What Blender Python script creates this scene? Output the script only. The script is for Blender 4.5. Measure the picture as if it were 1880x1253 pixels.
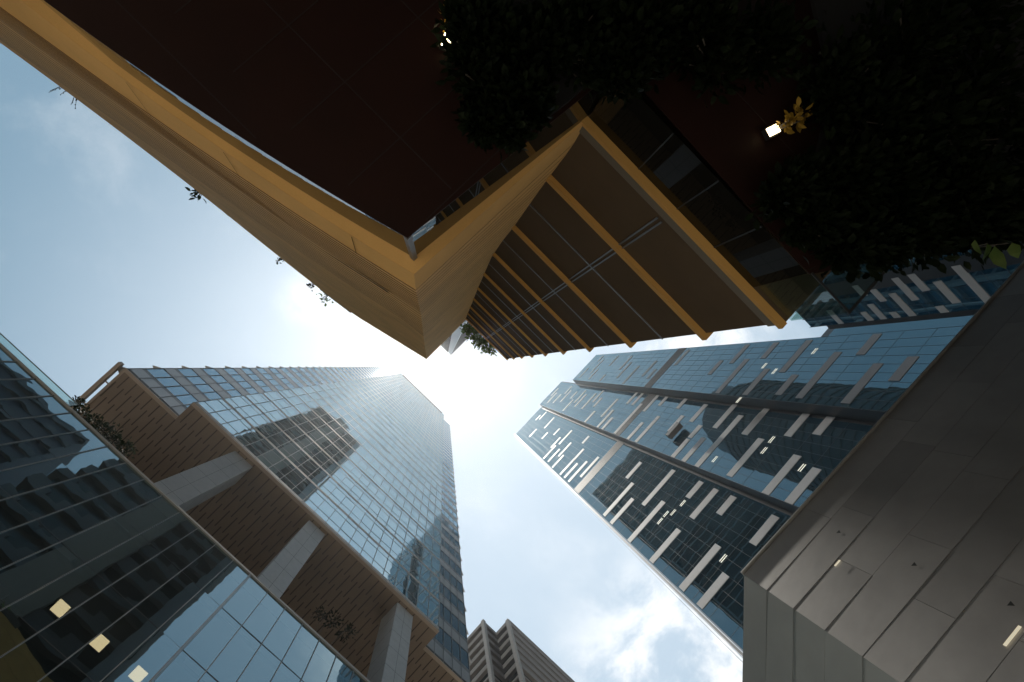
import bpy, math, random
from math import radians, sin, cos, pi
from mathutils import Matrix, Vector

for o in list(bpy.data.objects):
    bpy.data.objects.remove(o)
scene = bpy.context.scene
COL = scene.collection

# ------------------------------------------------------------------ camera
FPX, CX, CY = 940.0, 940.0, 626.5          # focal length and centre in photo pixels
ZEN = (817.0, 674.0)                       # where the verticals meet: the zenith
EYE = 1.6
zc = Vector((ZEN[0]-CX, ZEN[1]-CY, FPX)).normalized()
fz = Vector((0, 0, 1))
axis = zc.cross(fz)
ROT = Matrix.Rotation(zc.angle(fz), 3, axis.normalized())    # camera ray -> world
cam_d = bpy.data.cameras.new('camera')
cam = bpy.data.objects.new('camera', cam_d)
COL.objects.link(cam)
cam_d.sensor_fit = 'HORIZONTAL'
cam_d.sensor_width = 36.0
cam_d.lens = 36.0*FPX/1880.0
cam_d.clip_start = 0.05
cam_d.clip_end = 6000
r_, d_, f_ = ROT @ Vector((1, 0, 0)), ROT @ Vector((0, 1, 0)), ROT @ Vector((0, 0, 1))
m = Matrix((r_, -d_, -f_)).transposed().to_4x4()
m.translation = Vector((0, 0, EYE))
cam.matrix_world = m
scene.camera = cam

# street grid: u runs along the street walls, v across it
GRID = radians(44.5)
cg, sg = cos(GRID), sin(GRID)


def uv(px, py):
    d = ROT @ Vector((px-CX, py-CY, FPX))
    x, y = d.x/d.z, d.y/d.z
    return (x*cg+y*sg, -x*sg+y*cg)


def at_h(px, py, h):
    a = uv(px, py)
    return (a[0]*h, a[1]*h, h+EYE)


def at_v(px, py, v):
    a = uv(px, py)
    h = v/a[1]
    return (a[0]*h, v, h+EYE)


def at_u(px, py, u):
    a = uv(px, py)
    h = u/a[0]
    return (u, a[1]*h, h+EYE)


def uv_to_world(u, v):
    return (u*cg-v*sg, u*sg+v*cg)


# ------------------------------------------------------------------ light
SUN_UV = (-0.066, -0.007)
sx, sy = uv_to_world(*SUN_UV)
sun_dir = Vector((sx, sy, 1)).normalized()
sun_el = math.asin(sun_dir.z)
sun_az = math.atan2(sun_dir.x, sun_dir.y)      # clockwise from +Y
sl = bpy.data.lights.new('sun', 'SUN')
sl.energy = 4.0
sl.angle = radians(0.9)
sl.color = (1.0, 0.95, 0.86)
so = bpy.data.objects.new('sun', sl)
so.rotation_euler = (-sun_dir).to_track_quat('-Z', 'Y').to_euler()
COL.objects.link(so)

world = bpy.data.worlds.new('World')
scene.world = world
world.use_nodes = True
wn, wl = world.node_tree.nodes, world.node_tree.links
wn.clear()
w_out = wn.new('ShaderNodeOutputWorld')
w_bg = wn.new('ShaderNodeBackground')
w_bg.inputs['Strength'].default_value = 0.15
sky = wn.new('ShaderNodeTexSky')
sky.sky_type = 'NISHITA'
sky.sun_disc = False
sky.sun_elevation = sun_el
sky.sun_rotation = sun_az
sky.altitude = 10
sky.air_density = 1.0
sky.dust_density = 0.6
sky.ozone_density = 1.0
tc = wn.new('ShaderNodeTexCoord')
# thin clouds, laid out on a plane high above (direction divided by its height)
sep = wn.new('ShaderNodeSeparateXYZ')
wl.new(tc.outputs['Generated'], sep.inputs[0])
zmax = wn.new('ShaderNodeMath'); zmax.operation = 'MAXIMUM'; zmax.inputs[1].default_value = 0.12
wl.new(sep.outputs['Z'], zmax.inputs[0])
dx = wn.new('ShaderNodeMath'); dx.operation = 'DIVIDE'
dy = wn.new('ShaderNodeMath'); dy.operation = 'DIVIDE'
wl.new(sep.outputs['X'], dx.inputs[0]); wl.new(zmax.outputs[0], dx.inputs[1])
wl.new(sep.outputs['Y'], dy.inputs[0]); wl.new(zmax.outputs[0], dy.inputs[1])
com = wn.new('ShaderNodeCombineXYZ')
wl.new(dx.outputs[0], com.inputs[0]); wl.new(dy.outputs[0], com.inputs[1])


def cloud_mask(scale, lo, hi, seed):
    n = wn.new('ShaderNodeTexNoise')
    n.inputs['Scale'].default_value = scale
    n.inputs['Detail'].default_value = 9
    n.inputs['Roughness'].default_value = 0.62
    n.inputs['Distortion'].default_value = 0.3
    mp = wn.new('ShaderNodeMapping')
    mp.inputs['Location'].default_value = (seed, seed*0.7, 0)
    wl.new(com.outputs[0], mp.inputs[0]); wl.new(mp.outputs[0], n.inputs['Vector'])
    mr = wn.new('ShaderNodeMapRange')
    mr.inputs['From Min'].default_value = lo
    mr.inputs['From Max'].default_value = hi
    mr.interpolation_type = 'SMOOTHSTEP'
    wl.new(n.outputs['Fac'], mr.inputs['Value'])
    return mr.outputs[0]


def blob(px, py, r0, r1):
    """a soft round patch of sky where a cloud bank sits"""
    a = uv(px, py)
    x, y = uv_to_world(*a)
    dist = wn.new('ShaderNodeVectorMath'); dist.operation = 'DISTANCE'
    dist.inputs[1].default_value = (x, y, 0)
    wl.new(com.outputs[0], dist.inputs[0])
    mr = wn.new('ShaderNodeMapRange')
    mr.inputs['From Min'].default_value = r1
    mr.inputs['From Max'].default_value = r0
    mr.interpolation_type = 'SMOOTHSTEP'
    wl.new(dist.outputs['Value'], mr.inputs['Value'])
    return mr.outputs[0]


def wmath(op, a, b):
    n = wn.new('ShaderNodeMath'); n.operation = op
    for i, s in enumerate((a, b)):
        if isinstance(s, (int, float)):
            n.inputs[i].default_value = s
        else:
            wl.new(s, n.inputs[i])
    return n.outputs[0]


veil = wn.new('ShaderNodeMix'); veil.data_type = 'RGBA'     # thin high haze whitening the blue
veil.inputs['Factor'].default_value = 0.79
vc = wn.new('ShaderNodeMix'); vc.data_type = 'RGBA'          # the haze is brighter towards the open end of the street
vc.inputs['A'].default_value = (1.05, 1.75, 2.1, 1)
vc.inputs['B'].default_value = (3.35, 4.05, 4.5, 1)
wl.new(blob(950, 900, 0.35, 1.22), vc.inputs['Factor'])
wl.new(vc.outputs['Result'], veil.inputs['B'])
wl.new(sky.outputs[0], veil.inputs['A'])
bank = wmath('MAXIMUM', blob(1270, 1250, 0.10, 0.36), blob(1290, 600, 0.04, 0.22))
bank = wmath('MAXIMUM', bank, wmath('MULTIPLY', blob(555, 550, 0.0, 0.07), 0.45))
cl1 = wmath('MULTIPLY', cloud_mask(5.5, 0.36, 0.60, 3.1), bank)
cl2 = wmath('MULTIPLY', cloud_mask(2.2, 0.5, 0.85, 7.7), 0.30)
cl = wmath('MINIMUM', wmath('ADD', cl1, cl2), 1.0)
mixc = wn.new('ShaderNodeMix'); mixc.data_type = 'RGBA'
mixc.inputs['B'].default_value = (6.1, 6.15, 6.2, 1)
wl.new(cl, mixc.inputs['Factor'])
wl.new(veil.outputs['Result'], mixc.inputs['A'])
wl.new(mixc.outputs['Result'], w_bg.inputs['Color'])
wl.new(w_bg.outputs[0], w_out.inputs[0])

scene.view_settings.view_transform = 'Standard'
scene.view_settings.look = 'None'
scene.view_settings.exposure = 0.4
scene.view_settings.gamma = 1.0
scene.view_settings.use_curve_mapping = False

HAZE = 0.00015

# ------------------------------------------------------------------ helpers


class MB:
    """collects faces given in street coordinates (u, v, z)"""

    def __init__(self):
        self.v = []; self.f = []; self.mi = []

    def quad(self, a, b, c, d, mi=0):
        n = len(self.v)
        self.v += [a, b, c, d]
        self.f.append((n, n+1, n+2, n+3)); self.mi.append(mi)

    def poly(self, pts, mi=0):
        n = len(self.v)
        self.v += list(pts)
        self.f.append(tuple(range(n, n+len(pts)))); self.mi.append(mi)

    def box(self, u0, u1, v0, v1, z0, z1, mi=0):
        n = len(self.v)
        self.v += [(u0, v0, z0), (u1, v0, z0), (u1, v1, z0), (u0, v1, z0),
                   (u0, v0, z1), (u1, v0, z1), (u1, v1, z1), (u0, v1, z1)]
        for q in ((3, 2, 1, 0), (4, 5, 6, 7), (0, 1, 5, 4), (1, 2, 6, 5), (2, 3, 7, 6), (3, 0, 4, 7)):
            self.f.append(tuple(n+i for i in q)); self.mi.append(mi)

    def prism(self, pts, z0, z1, mi=0):
        n = len(self.v); k = len(pts)
        self.v += [(p[0], p[1], z0) for p in pts]+[(p[0], p[1], z1) for p in pts]
        self.f.append(tuple(n+i for i in reversed(range(k)))); self.mi.append(mi)
        self.f.append(tuple(n+k+i for i in range(k))); self.mi.append(mi)
        for i in range(k):
            j = (i+1) % k
            self.f.append((n+i, n+j, n+k+j, n+k+i)); self.mi.append(mi)

    def tube(self, a, b, r, sides=6, mi=0):
        a, b = Vector(a), Vector(b)
        ax = (b-a).normalized()
        s = ax.cross(Vector((0.3, 0.5, 0.81))).normalized()
        t = ax.cross(s)
        n = len(self.v)
        for p in (a, b):
            for i in range(sides):
                w = 2*pi*i/sides
                self.v.append(tuple(p+s*(r*cos(w))+t*(r*sin(w))))
        for i in range(sides):
            j = (i+1) % sides
            self.f.append((n+i, n+j, n+sides+j, n+sides+i)); self.mi.append(mi)
        self.f.append(tuple(n+i for i in reversed(range(sides)))); self.mi.append(mi)
        self.f.append(tuple(n+sides+i for i in range(sides))); self.mi.append(mi)

    def build(self, name, mat, parent=None, org=(0, 0, 0), smooth=False):
        me = bpy.data.meshes.new(name)
        me.from_pydata([(p[0]-org[0], p[1]-org[1], p[2]-org[2]) for p in self.v], [], self.f)
        mats = mat if isinstance(mat, (list, tuple)) else [mat]
        for mm in mats:
            me.materials.append(mm)
        if len(mats) > 1:
            me.polygons.foreach_set('material_index', self.mi)
        if smooth:
            me.polygons.foreach_set('use_smooth', [True]*len(self.f))
        me.update()
        ob = bpy.data.objects.new(name, me)
        COL.objects.link(ob)
        if parent is not None:
            ob.parent = parent
        else:
            x, y = uv_to_world(org[0], org[1])
            ob.location = (x, y, org[2])
            ob.rotation_euler = (0, 0, GRID)
        return ob


def tag(o, label=None, cat=None, group=None, kind=None):
    if label: o['label'] = label
    if cat: o['category'] = cat
    if group: o['group'] = group
    if kind: o['kind'] = kind
    return o


class Thing:
    """an Empty at the base of a thing; add() hangs one mesh part on it"""

    def __init__(self, name, label, cat, u, v, z=0.0, group=None):
        self.org = (u, v, z)
        e = bpy.data.objects.new(name, None)
        e.empty_display_size = 0.5
        x, y = uv_to_world(u, v)
        e.location = (x, y, z)
        e.rotation_euler = (0, 0, GRID)
        COL.objects.link(e)
        tag(e, label, cat, group)
        self.e = e

    def add(self, name, mb, mat, parent=None, label=None, smooth=False, kind=None):
        o = mb.build(name, mat, parent or self.e, self.org, smooth)
        tag(o, label, kind=kind)
        return o


# ------------------------------------------------------------------ materials


def new_mat(name):
    mt = bpy.data.materials.new(name)
    mt.use_nodes = True
    nt = mt.node_tree
    return mt, nt.nodes, nt.links, nt.nodes['Principled BSDF']


def plain(name, col, rough=0.6, metal=0.0, var=0.12, scale=1.5, spec=0.5, bump=0.0, bscale=30, fine=0.0):
    """a surface colour with soft uneven weathering"""
    mt, N, L, b = new_mat(name)
    tcn = N.new('ShaderNodeTexCoord')
    n = N.new('ShaderNodeTexNoise')
    n.inputs['Scale'].default_value = scale
    n.inputs['Detail'].default_value = 6
    n.inputs['Roughness'].default_value = 0.6
    L.new(tcn.outputs['Object'], n.inputs['Vector'])
    cr = N.new('ShaderNodeValToRGB')
    cr.color_ramp.elements[0].position = 0.3
    cr.color_ramp.elements[1].position = 0.7
    cr.color_ramp.elements[0].color = tuple(c*(1-var) for c in col)+(1,)
    cr.color_ramp.elements[1].color = tuple(min(1, c*(1+var)) for c in col)+(1,)
    L.new(n.outputs['Fac'], cr.inputs[0])
    out = cr.outputs[0]
    if fine:
        n2 = N.new('ShaderNodeTexNoise')
        n2.inputs['Scale'].default_value = bscale*2
        n2.inputs['Detail'].default_value = 3
        L.new(tcn.outputs['Object'], n2.inputs['Vector'])
        mr = N.new('ShaderNodeMapRange')
        mr.inputs['To Min'].default_value = 1-fine
        mr.inputs['To Max'].default_value = 1+fine
        L.new(n2.outputs['Fac'], mr.inputs['Value'])
        mx = N.new('ShaderNodeMix'); mx.data_type = 'RGBA'; mx.blend_type = 'MULTIPLY'
        mx.inputs['Factor'].default_value = 1
        L.new(out, mx.inputs['A']); L.new(mr.outputs[0], mx.inputs['B'])
        out = mx.outputs['Result']
    L.new(out, b.inputs['Base Color'])
    b.inputs['Roughness'].default_value = rough
    b.inputs['Metallic'].default_value = metal
    b.inputs['Specular IOR Level'].default_value = spec
    if bump:
        nb = N.new('ShaderNodeTexNoise')
        nb.inputs['Scale'].default_value = bscale
        nb.inputs['Detail'].default_value = 4
        L.new(tcn.outputs['Object'], nb.inputs['Vector'])
        bp = N.new('ShaderNodeBump')
        bp.inputs['Strength'].default_value = bump
        bp.inputs['Distance'].default_value = 0.02
        L.new(nb.outputs['Fac'], bp.inputs['Height'])
        L.new(bp.outputs[0], b.inputs['Normal'])
    return mt


def glass(name, tint, inner, ior, wave=0.012, wscale=0.5, rough=0.0, clear=0.0, seetint=(0.5, 0.55, 0.55)):
    """coated facade glazing: a mirror layer by angle over a dark interior; clear > 0 lets light through"""
    mt, N, L, b = new_mat(name)
    N.remove(b)
    out = N['Material Output']
    tcn = N.new('ShaderNodeTexCoord')
    n = N.new('ShaderNodeTexNoise')
    n.inputs['Scale'].default_value = wscale
    n.inputs['Detail'].default_value = 1.5
    L.new(tcn.outputs['Object'], n.inputs['Vector'])
    bp = N.new('ShaderNodeBump')
    bp.inputs['Strength'].default_value = 1.0
    bp.inputs['Distance'].default_value = wave
    L.new(n.outputs['Fac'], bp.inputs['Height'])
    gl = N.new('ShaderNodeBsdfGlossy')
    gl.inputs['Color'].default_value = tint+(1,)
    gl.inputs['Roughness'].default_value = rough
    L.new(bp.outputs[0], gl.inputs['Normal'])
    df = N.new('ShaderNodeBsdfDiffuse')
    df.inputs['Color'].default_value = inner+(1,)
    under = df.outputs[0]
    if clear > 0:
        tr = N.new('ShaderNodeBsdfTransparent')
        tr.inputs['Color'].default_value = seetint+(1,)
        ms = N.new('ShaderNodeMixShader')
        ms.inputs[0].default_value = clear
        L.new(df.outputs[0], ms.inputs[1]); L.new(tr.outputs[0], ms.inputs[2])
        under = ms.outputs[0]
    fr = N.new('ShaderNodeFresnel')
    fr.inputs['IOR'].default_value = ior
    geo = N.new('ShaderNodeNewGeometry')
    # same reflectance seen from either side of the pane
    mixs = N.new('ShaderNodeMixShader')
    inv = N.new('ShaderNodeMath'); inv.operation = 'DIVIDE'; inv.inputs[0].default_value = 1.0
    sel = N.new('ShaderNodeMix'); sel.data_type = 'FLOAT'
    sel.inputs['A'].default_value = ior
    sel.inputs['B'].default_value = 1.0/ior
    L.new(geo.outputs['Backfacing'], sel.inputs['Factor'])
    L.new(sel.outputs['Result'], fr.inputs['IOR'])
    N.remove(inv)
    L.new(fr.outputs[0], mixs.inputs[0])
    L.new(under, mixs.inputs[1]); L.new(gl.outputs[0], mixs.inputs[2])
    L.new(mixs.outputs[0], out.inputs['Surface'])
    return mt


def emit(name, col, strength):
    mt, N, L, b = new_mat(name)
    b.inputs['Base Color'].default_value = (0.8, 0.8, 0.8, 1)
    b.inputs['Emission Color'].default_value = col+(1,)
    b.inputs['Emission Strength'].default_value = strength
    return mt


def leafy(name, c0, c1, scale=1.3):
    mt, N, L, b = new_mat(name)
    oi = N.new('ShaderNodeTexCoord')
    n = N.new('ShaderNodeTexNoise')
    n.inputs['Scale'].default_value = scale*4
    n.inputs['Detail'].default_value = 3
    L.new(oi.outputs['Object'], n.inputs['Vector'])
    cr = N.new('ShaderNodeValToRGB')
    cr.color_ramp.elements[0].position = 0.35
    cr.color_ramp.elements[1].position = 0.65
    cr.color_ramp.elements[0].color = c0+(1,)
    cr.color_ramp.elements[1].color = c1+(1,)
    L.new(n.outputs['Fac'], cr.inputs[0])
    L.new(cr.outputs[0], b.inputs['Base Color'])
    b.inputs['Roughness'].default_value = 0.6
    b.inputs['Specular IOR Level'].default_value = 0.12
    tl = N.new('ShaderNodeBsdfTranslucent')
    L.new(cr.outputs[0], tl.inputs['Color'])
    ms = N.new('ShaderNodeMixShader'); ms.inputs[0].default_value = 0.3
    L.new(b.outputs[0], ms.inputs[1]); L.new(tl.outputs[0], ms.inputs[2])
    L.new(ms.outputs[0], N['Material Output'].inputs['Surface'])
    return mt


M = {}
M['paving'] = plain('granite paving', (0.42, 0.39, 0.345), 0.8, var=0.15, scale=0.4, bump=0.2)
M['t_glass'] = glass('blue mirror glazing', (0.68, 0.90, 1.0), (0.012, 0.024, 0.032), 6.5, wave=0.010, wscale=0.45)
M['t_glass_end'] = glass('blue mirror glazing end bays', (0.55, 0.82, 1.0), (0.012, 0.032, 0.048), 3.2, wave=0.006)
M['t_spandrel'] = plain('grey spandrel panel', (0.235, 0.245, 0.255), 0.3, var=0.05, scale=0.3)
M['t_ledge'] = plain('pale floor ledge', (0.36, 0.33, 0.30), 0.5, var=0.06)
M['t_mullion'] = plain('dark bronze mullion', (0.15, 0.16, 0.165), 0.5, metal=0.1, var=0.05)
M['dark'] = plain('dark metal', (0.02, 0.021, 0.022), 0.5, var=0.1)
M['tan'] = plain('tan soffit panel', (0.20, 0.143, 0.098), 0.65, var=0.10, scale=0.35, bump=0.05)
M['tan_edge'] = plain('tan soffit edge trim', (0.36, 0.285, 0.22), 0.55, var=0.06)
M['slot'] = plain('soffit joint', (0.05, 0.034, 0.024), 0.9)
M['pier'] = plain('grey granite pier', (0.42, 0.415, 0.415), 0.6, var=0.08, scale=2.0, bump=0.05, fine=0.06, bscale=20)
M['core'] = plain('dim interior', (0.02, 0.02, 0.02), 0.9)
M['p_glass'] = glass('podium glazing', (0.66, 0.90, 1.0), (0.005, 0.009, 0.010), 3.6, wave=0.007, wscale=0.55, clear=0.55, seetint=(0.35, 0.37, 0.35))
M['p_bar'] = plain('aluminium glazing bar', (0.22, 0.22, 0.215), 0.45, metal=0.4, var=0.05)
M['coping'] = plain('pale coping', (0.34, 0.34, 0.33), 0.5, var=0.05)
M['clear'] = glass('clear balustrade glass', (0.9, 0.95, 0.95), (0.02, 0.03, 0.03), 1.5, wave=0.0, clear=0.96, seetint=(0.78, 0.88, 0.86))
M['f_glass'] = glass('blue grey tower glazing', (0.60, 0.86, 0.97), (0.012, 0.036, 0.052), 2.6, wave=0.006, wscale=0.3)
M['f_glass_far'] = glass('deep blue tower glazing', (0.50, 0.84, 1.0), (0.015, 0.065, 0.12), 2.8, wave=0.004, wscale=0.3)  # blue inner colour put in for sky mirrored by the panes
M['f_strip'] = plain('white aluminium strip', (0.54, 0.515, 0.51), 0.55, var=0.04)
M['f_strip_shaded'] = plain('shaded white strip', (0.15, 0.14, 0.14), 0.4, var=0.04)  # darker copy of the white strip, third facet's shade in its colour
M['f_line'] = plain('tower mullion', (0.045, 0.055, 0.062), 0.5, metal=0.1, var=0.05)
M['f_return'] = plain('dark recess panel', (0.028, 0.03, 0.034), 0.35, var=0.15, scale=0.2)
M['f_louvre'] = plain('louvre blade', (0.06, 0.06, 0.062), 0.5, var=0.05)
M['zinc'] = plain('zinc cladding', (0.36, 0.348, 0.338), 0.55, metal=0.4, var=0.16, scale=0.5, bump=0.06, bscale=6)
M['zinc_side'] = plain('zinc cladding side', (0.33, 0.345, 0.33), 0.5, metal=0.4, var=0.10, scale=0.5, bump=0.06, bscale=6)
M['d_slab'] = plain('taupe concrete band', (0.13, 0.11, 0.097), 0.75, var=0.10, scale=0.6)
M['d_rib'] = plain('brown ribbed panel', (0.10, 0.08, 0.068), 0.8, var=0.12)
M['d_frame'] = plain('pale corner column', (0.24, 0.225, 0.21), 0.7, var=0.06)
M['d_glass'] = glass('teal window band', (0.45, 0.62, 0.68), (0.01, 0.02, 0.022), 1.9, wave=0.004)
M['orange'] = plain('ochre fascia board', (0.66, 0.385, 0.135), 0.75, var=0.12, scale=0.7, spec=0.15, fine=0.05, bscale=25)
M['lap_shade'] = plain('shaded board joint', (0.22, 0.115, 0.035), 0.9, spec=0.05)
M['ochre_fin'] = plain('ochre fin', (0.52, 0.295, 0.09), 0.8, var=0.05, scale=1.0, spec=0.12)
M['screen'] = plain('brown screen panel', (0.10, 0.073, 0.048), 0.9, spec=0.03, var=0.10, scale=0.7, fine=0.05, bscale=40)
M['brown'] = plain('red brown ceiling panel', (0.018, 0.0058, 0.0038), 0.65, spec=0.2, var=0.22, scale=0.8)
M['added_black_sheet'] = plain('added black sheet to darken soffit', (0.006, 0.006, 0.006), 0.8)
M['void'] = plain('open gap', (0.03, 0.015, 0.006), 1.0, spec=0.0)
M['joint'] = plain('ceiling joint', (0.012, 0.005, 0.004), 0.8)
M['o_glass'] = glass('brown strip glazing', (0.80, 0.84, 0.86), (0.008, 0.007, 0.005), 1.5, wave=0.0, wscale=1.0)
M['rail'] = plain('olive grey rail', (0.15, 0.13, 0.10), 0.7, var=0.06, spec=0.2)
M['steel'] = plain('grey steel trim', (0.16, 0.165, 0.165), 0.4, metal=0.5, var=0.05)
M['q_fin'] = plain('dark green fin', (0.045, 0.052, 0.049), 0.5, var=0.1)
M['q_glass'] = glass('dark green glazing', (0.4, 0.5, 0.5), (0.010, 0.018, 0.017), 1.6, wave=0.0)
M['q_navy'] = plain('navy wall', (0.012, 0.018, 0.028), 0.4, var=0.1)
M['r_wall'] = plain('dark curved glazing', (0.018, 0.022, 0.024), 0.3, var=0.15)
M['r_band'] = plain('brown floor ring', (0.055, 0.048, 0.043), 0.7, var=0.1)
M['q_panel'] = plain('beige lift shaft panel', (0.20, 0.17, 0.13), 0.5, var=0.1)
M['warm'] = emit('warm ceiling panel', (1.0, 0.80, 0.48), 3.0)
M['lampw'] = emit('strip lamp', (1.0, 0.80, 0.45), 6.0)
M['glint'] = emit('glowing lamp reflection', (1.0, 0.85, 0.55), 0.35)
for nm in ('zinc', 'zinc_side'):
    nt = M[nm].node_tree; b = nt.nodes['Principled BSDF']
    src = b.inputs['Base Color'].links[0].from_socket
    at = nt.nodes.new('ShaderNodeAttribute'); at.attribute_name = 'tone'
    mx = nt.nodes.new('ShaderNodeMix'); mx.data_type = 'RGBA'; mx.blend_type = 'MULTIPLY'; mx.inputs['Factor'].default_value = 1
    nt.links.new(src, mx.inputs['A']); nt.links.new(at.outputs['Fac'], mx.inputs['B']); nt.links.new(mx.outputs['Result'], b.inputs['Base Color'])
M['winlit'] = emit('lit office ceiling', (1.0, 0.93, 0.72), 0.45)
M['leaf'] = leafy('broad leaf', (0.06, 0.11, 0.025), (0.13, 0.18, 0.05))
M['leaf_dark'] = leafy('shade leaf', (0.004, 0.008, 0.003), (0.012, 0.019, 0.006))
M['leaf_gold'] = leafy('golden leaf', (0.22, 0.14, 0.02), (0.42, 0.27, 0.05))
M['leaf_dry'] = leafy('dry stalk', (0.16, 0.09, 0.05), (0.22, 0.13, 0.07))
M['soil'] = plain('planter', (0.10, 0.085, 0.07), 0.9)
M['gond'] = plain('cradle steel', (0.13, 0.12, 0.115), 0.5, metal=0.3)

rnd = random.Random(11)

# ------------------------------------------------------------------ ground
g = MB(); g.quad((-1500, -1500, 0), (1500, -1500, 0), (1500, 1500, 0), (-1500, 1500, 0))
tag(g.build('ground', M['paving']), kind='structure')


def panes(mb, axis_, plane, a0, a1, n, z0, z1, face, jit=0.004, mi=0):
    """n panes along a, each very slightly out of true, on plane v=plane (axis 'u') or u=plane (axis 'v')"""
    for i in range(n):
        p, q = a0+(a1-a0)*i/n, a0+(a1-a0)*(i+1)/n
        j = [rnd.uniform(-jit, jit) for _ in range(3)]
        j.append(j[0]+j[2]-j[1])
        cs = [(p, z0), (q, z0), (q, z1), (p, z1)]
        if axis_ == 'u':
            pts = [(c[0], plane+j[k], c[1]) for k, c in enumerate(cs)]
        else:
            pts = [(plane+j[k], c[0], c[1]) for k, c in enumerate(cs)]
        if face < 0:
            pts = pts[::-1]
        mb.quad(*pts, mi)


# ------------------------------------------------------------------ the blue glass tower with the tan soffit
TS = 1.3
TH = 40.0*TS; TV, TVR = 14.52*TS, 15.97*TS
TL, TJ1, TJ2, TR = -16.15*TS, -11.15*TS, 13.68*TS, 18.5*TS
TB = 60.0
TOP = 217.0*TS+EYE
Z0 = TH+EYE
T = Thing('glass_tower', 'tall blue mirror glass tower standing on grey piers above a tan panelled soffit', 'tower', 1.0, 30.0)
c = MB()
c.prism([(TL+0.15, TVR+0.15), (TJ1+0.15, TVR+0.15), (TJ1+0.15, TV+0.15), (TJ2-0.15, TV+0.15), (TJ2-0.15, TVR+0.15), (TR-0.15, TVR+0.15), (TR-0.15, TB), (TL+0.15, TB)], Z0+0.3, TOP-1.5)
T.add('core', c, M['core'])
FH = 4.58*TS
nfl = 38
FZ = [Z0+0.6+FH*i for i in range(nfl)]
for i, z in enumerate(FZ):
    z1 = z+FH if i < nfl-1 else TOP-0.6
    w = MB()
    panes(w, 'u', TV, TJ1, TJ2, 21, z, z1, 1, 0.011)
    panes(w, 'u', TVR, TL, TJ1, 5, z+2.7, z1, 1, 0.003, 1)
    panes(w, 'u', TVR, TJ2, TR, 5, z+2.7, z1, 1, 0.003, 1)
    # glazed return faces of the projecting middle part
    panes(w, 'v', TJ2, TV, TVR, 1, z, z1, -1, 0.002, 1)
    panes(w, 'v', TJ1, TV, TVR, 1, z, z1, 1, 0.002, 1)
    panes(w, 'v', TL, TVR, TB, 20, z+2.7, z1, 1, 0.003, 1)
    panes(w, 'v', TR, TVR, TB, 20, z+2.7, z1, -1, 0.003, 1)
    T.add('window_row', w, [M['t_glass'], M['t_glass_end']])
    s = MB()
    for (a, b) in ((TL-0.02, TJ1), (TJ2, TR+0.02)):
        s.box(a, b, TVR-0.03, TVR+0.1, z+0.06, z+2.0)
        s.box(a, b, TVR-0.012, TVR+0.1, z+2.0, z+2.7, 1)
    s.box(TL-0.03, TL+0.1, TVR+0.1, TB, z+0.06, z+2.7)
    s.box(TR-0.1, TR+0.03, TVR+0.1, TB, z+0.06, z+2.7)
    T.add('spandrel_row', s, [M['t_spandrel'], M['t_mullion']])
    l = MB()
    l.box(TJ1, TJ2, TV-0.035, TV+0.1, z-0.2, z+0.26)
    l.box(TJ1, TJ2, TV-0.022, TV+0.1, z+1.66, z+1.72, 1)
    l.box(TJ1, TJ2, TV-0.022, TV+0.1, z+4.6, z+4.66, 1)
    for (a, b) in ((TL, TJ1), (TJ2, TR)):
        l.box(a, b, TVR-0.05, TVR+0.05, z-0.03, z+0.03, 1)
    T.add('floor_ledge', l, [M['t_ledge'], M['t_mullion']])
    for (u0, u1) in ((TL-0.95, TL-0.03), (TR+0.03, TR+0.95)):
        b_ = MB(); b_.prism([(u0, TVR+0.45), (u1, TVR+0.02), (u1, TVR+0.95)] if u0 < 0 else [(u0, TVR+0.02), (u1, TVR+0.45), (u0, TVR+0.95)], z-0.2, z+0.15)
        T.add('side_fin', b_, M['t_ledge'])
for k in range(22):
    u = TJ1+(TJ2-TJ1)*k/21
    b_ = MB(); b_.box(u-0.022, u+0.022, TV-0.06, TV+0.1, Z0+0.02, TOP-0.6)
    T.add('mullion', b_, M['t_mullion'])
for (a, b) in ((TL, TJ1), (TJ2, TR)):
    for k in range(6):
        u = a+(b-a)*k/5
        b_ = MB(); b_.box(u-0.03, u+0.03, TVR-0.07, TVR+0.1, Z0+0.02, TOP-0.6)
        T.add('mullion', b_, M['t_mullion'])
p_ = MB()
p_.box(TJ1+1.4, TJ2-1.2, TV-0.25, TV+0.4, TOP-0.6, TOP+1.0)
T.add('parapet', p_, M['dark'])
p_ = MB()
p_.box(TL, TJ1-0.6, TVR-0.12, TVR+0.4, TOP-1.8, TOP+0.2)
p_.box(TJ2+0.8, TR, TVR-0.12, TVR+0.4, TOP-1.8, TOP+0.2)
T.add('roof_screen', p_, M['t_spandrel'])
# dark louvre slots near mid height in the end bays
lo = MB()
for k in range(5):
    z = FZ[17+k]+1.0
    lo.box(TJ1-1.6, TJ1-0.1, TVR-0.06, TVR, z, z+0.55)
T.add('louvre', lo, M['dark'])
lo = MB()
for k in range(5):
    z = FZ[13+k]+1.0
    lo.box(TJ2+0.6, TJ2+(4.6 if k == 4 else 2.4), TVR-0.06, TVR, z, z+(1.6 if k == 4 else 0.35))
T.add('louvre', lo, M['dark'])
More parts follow.
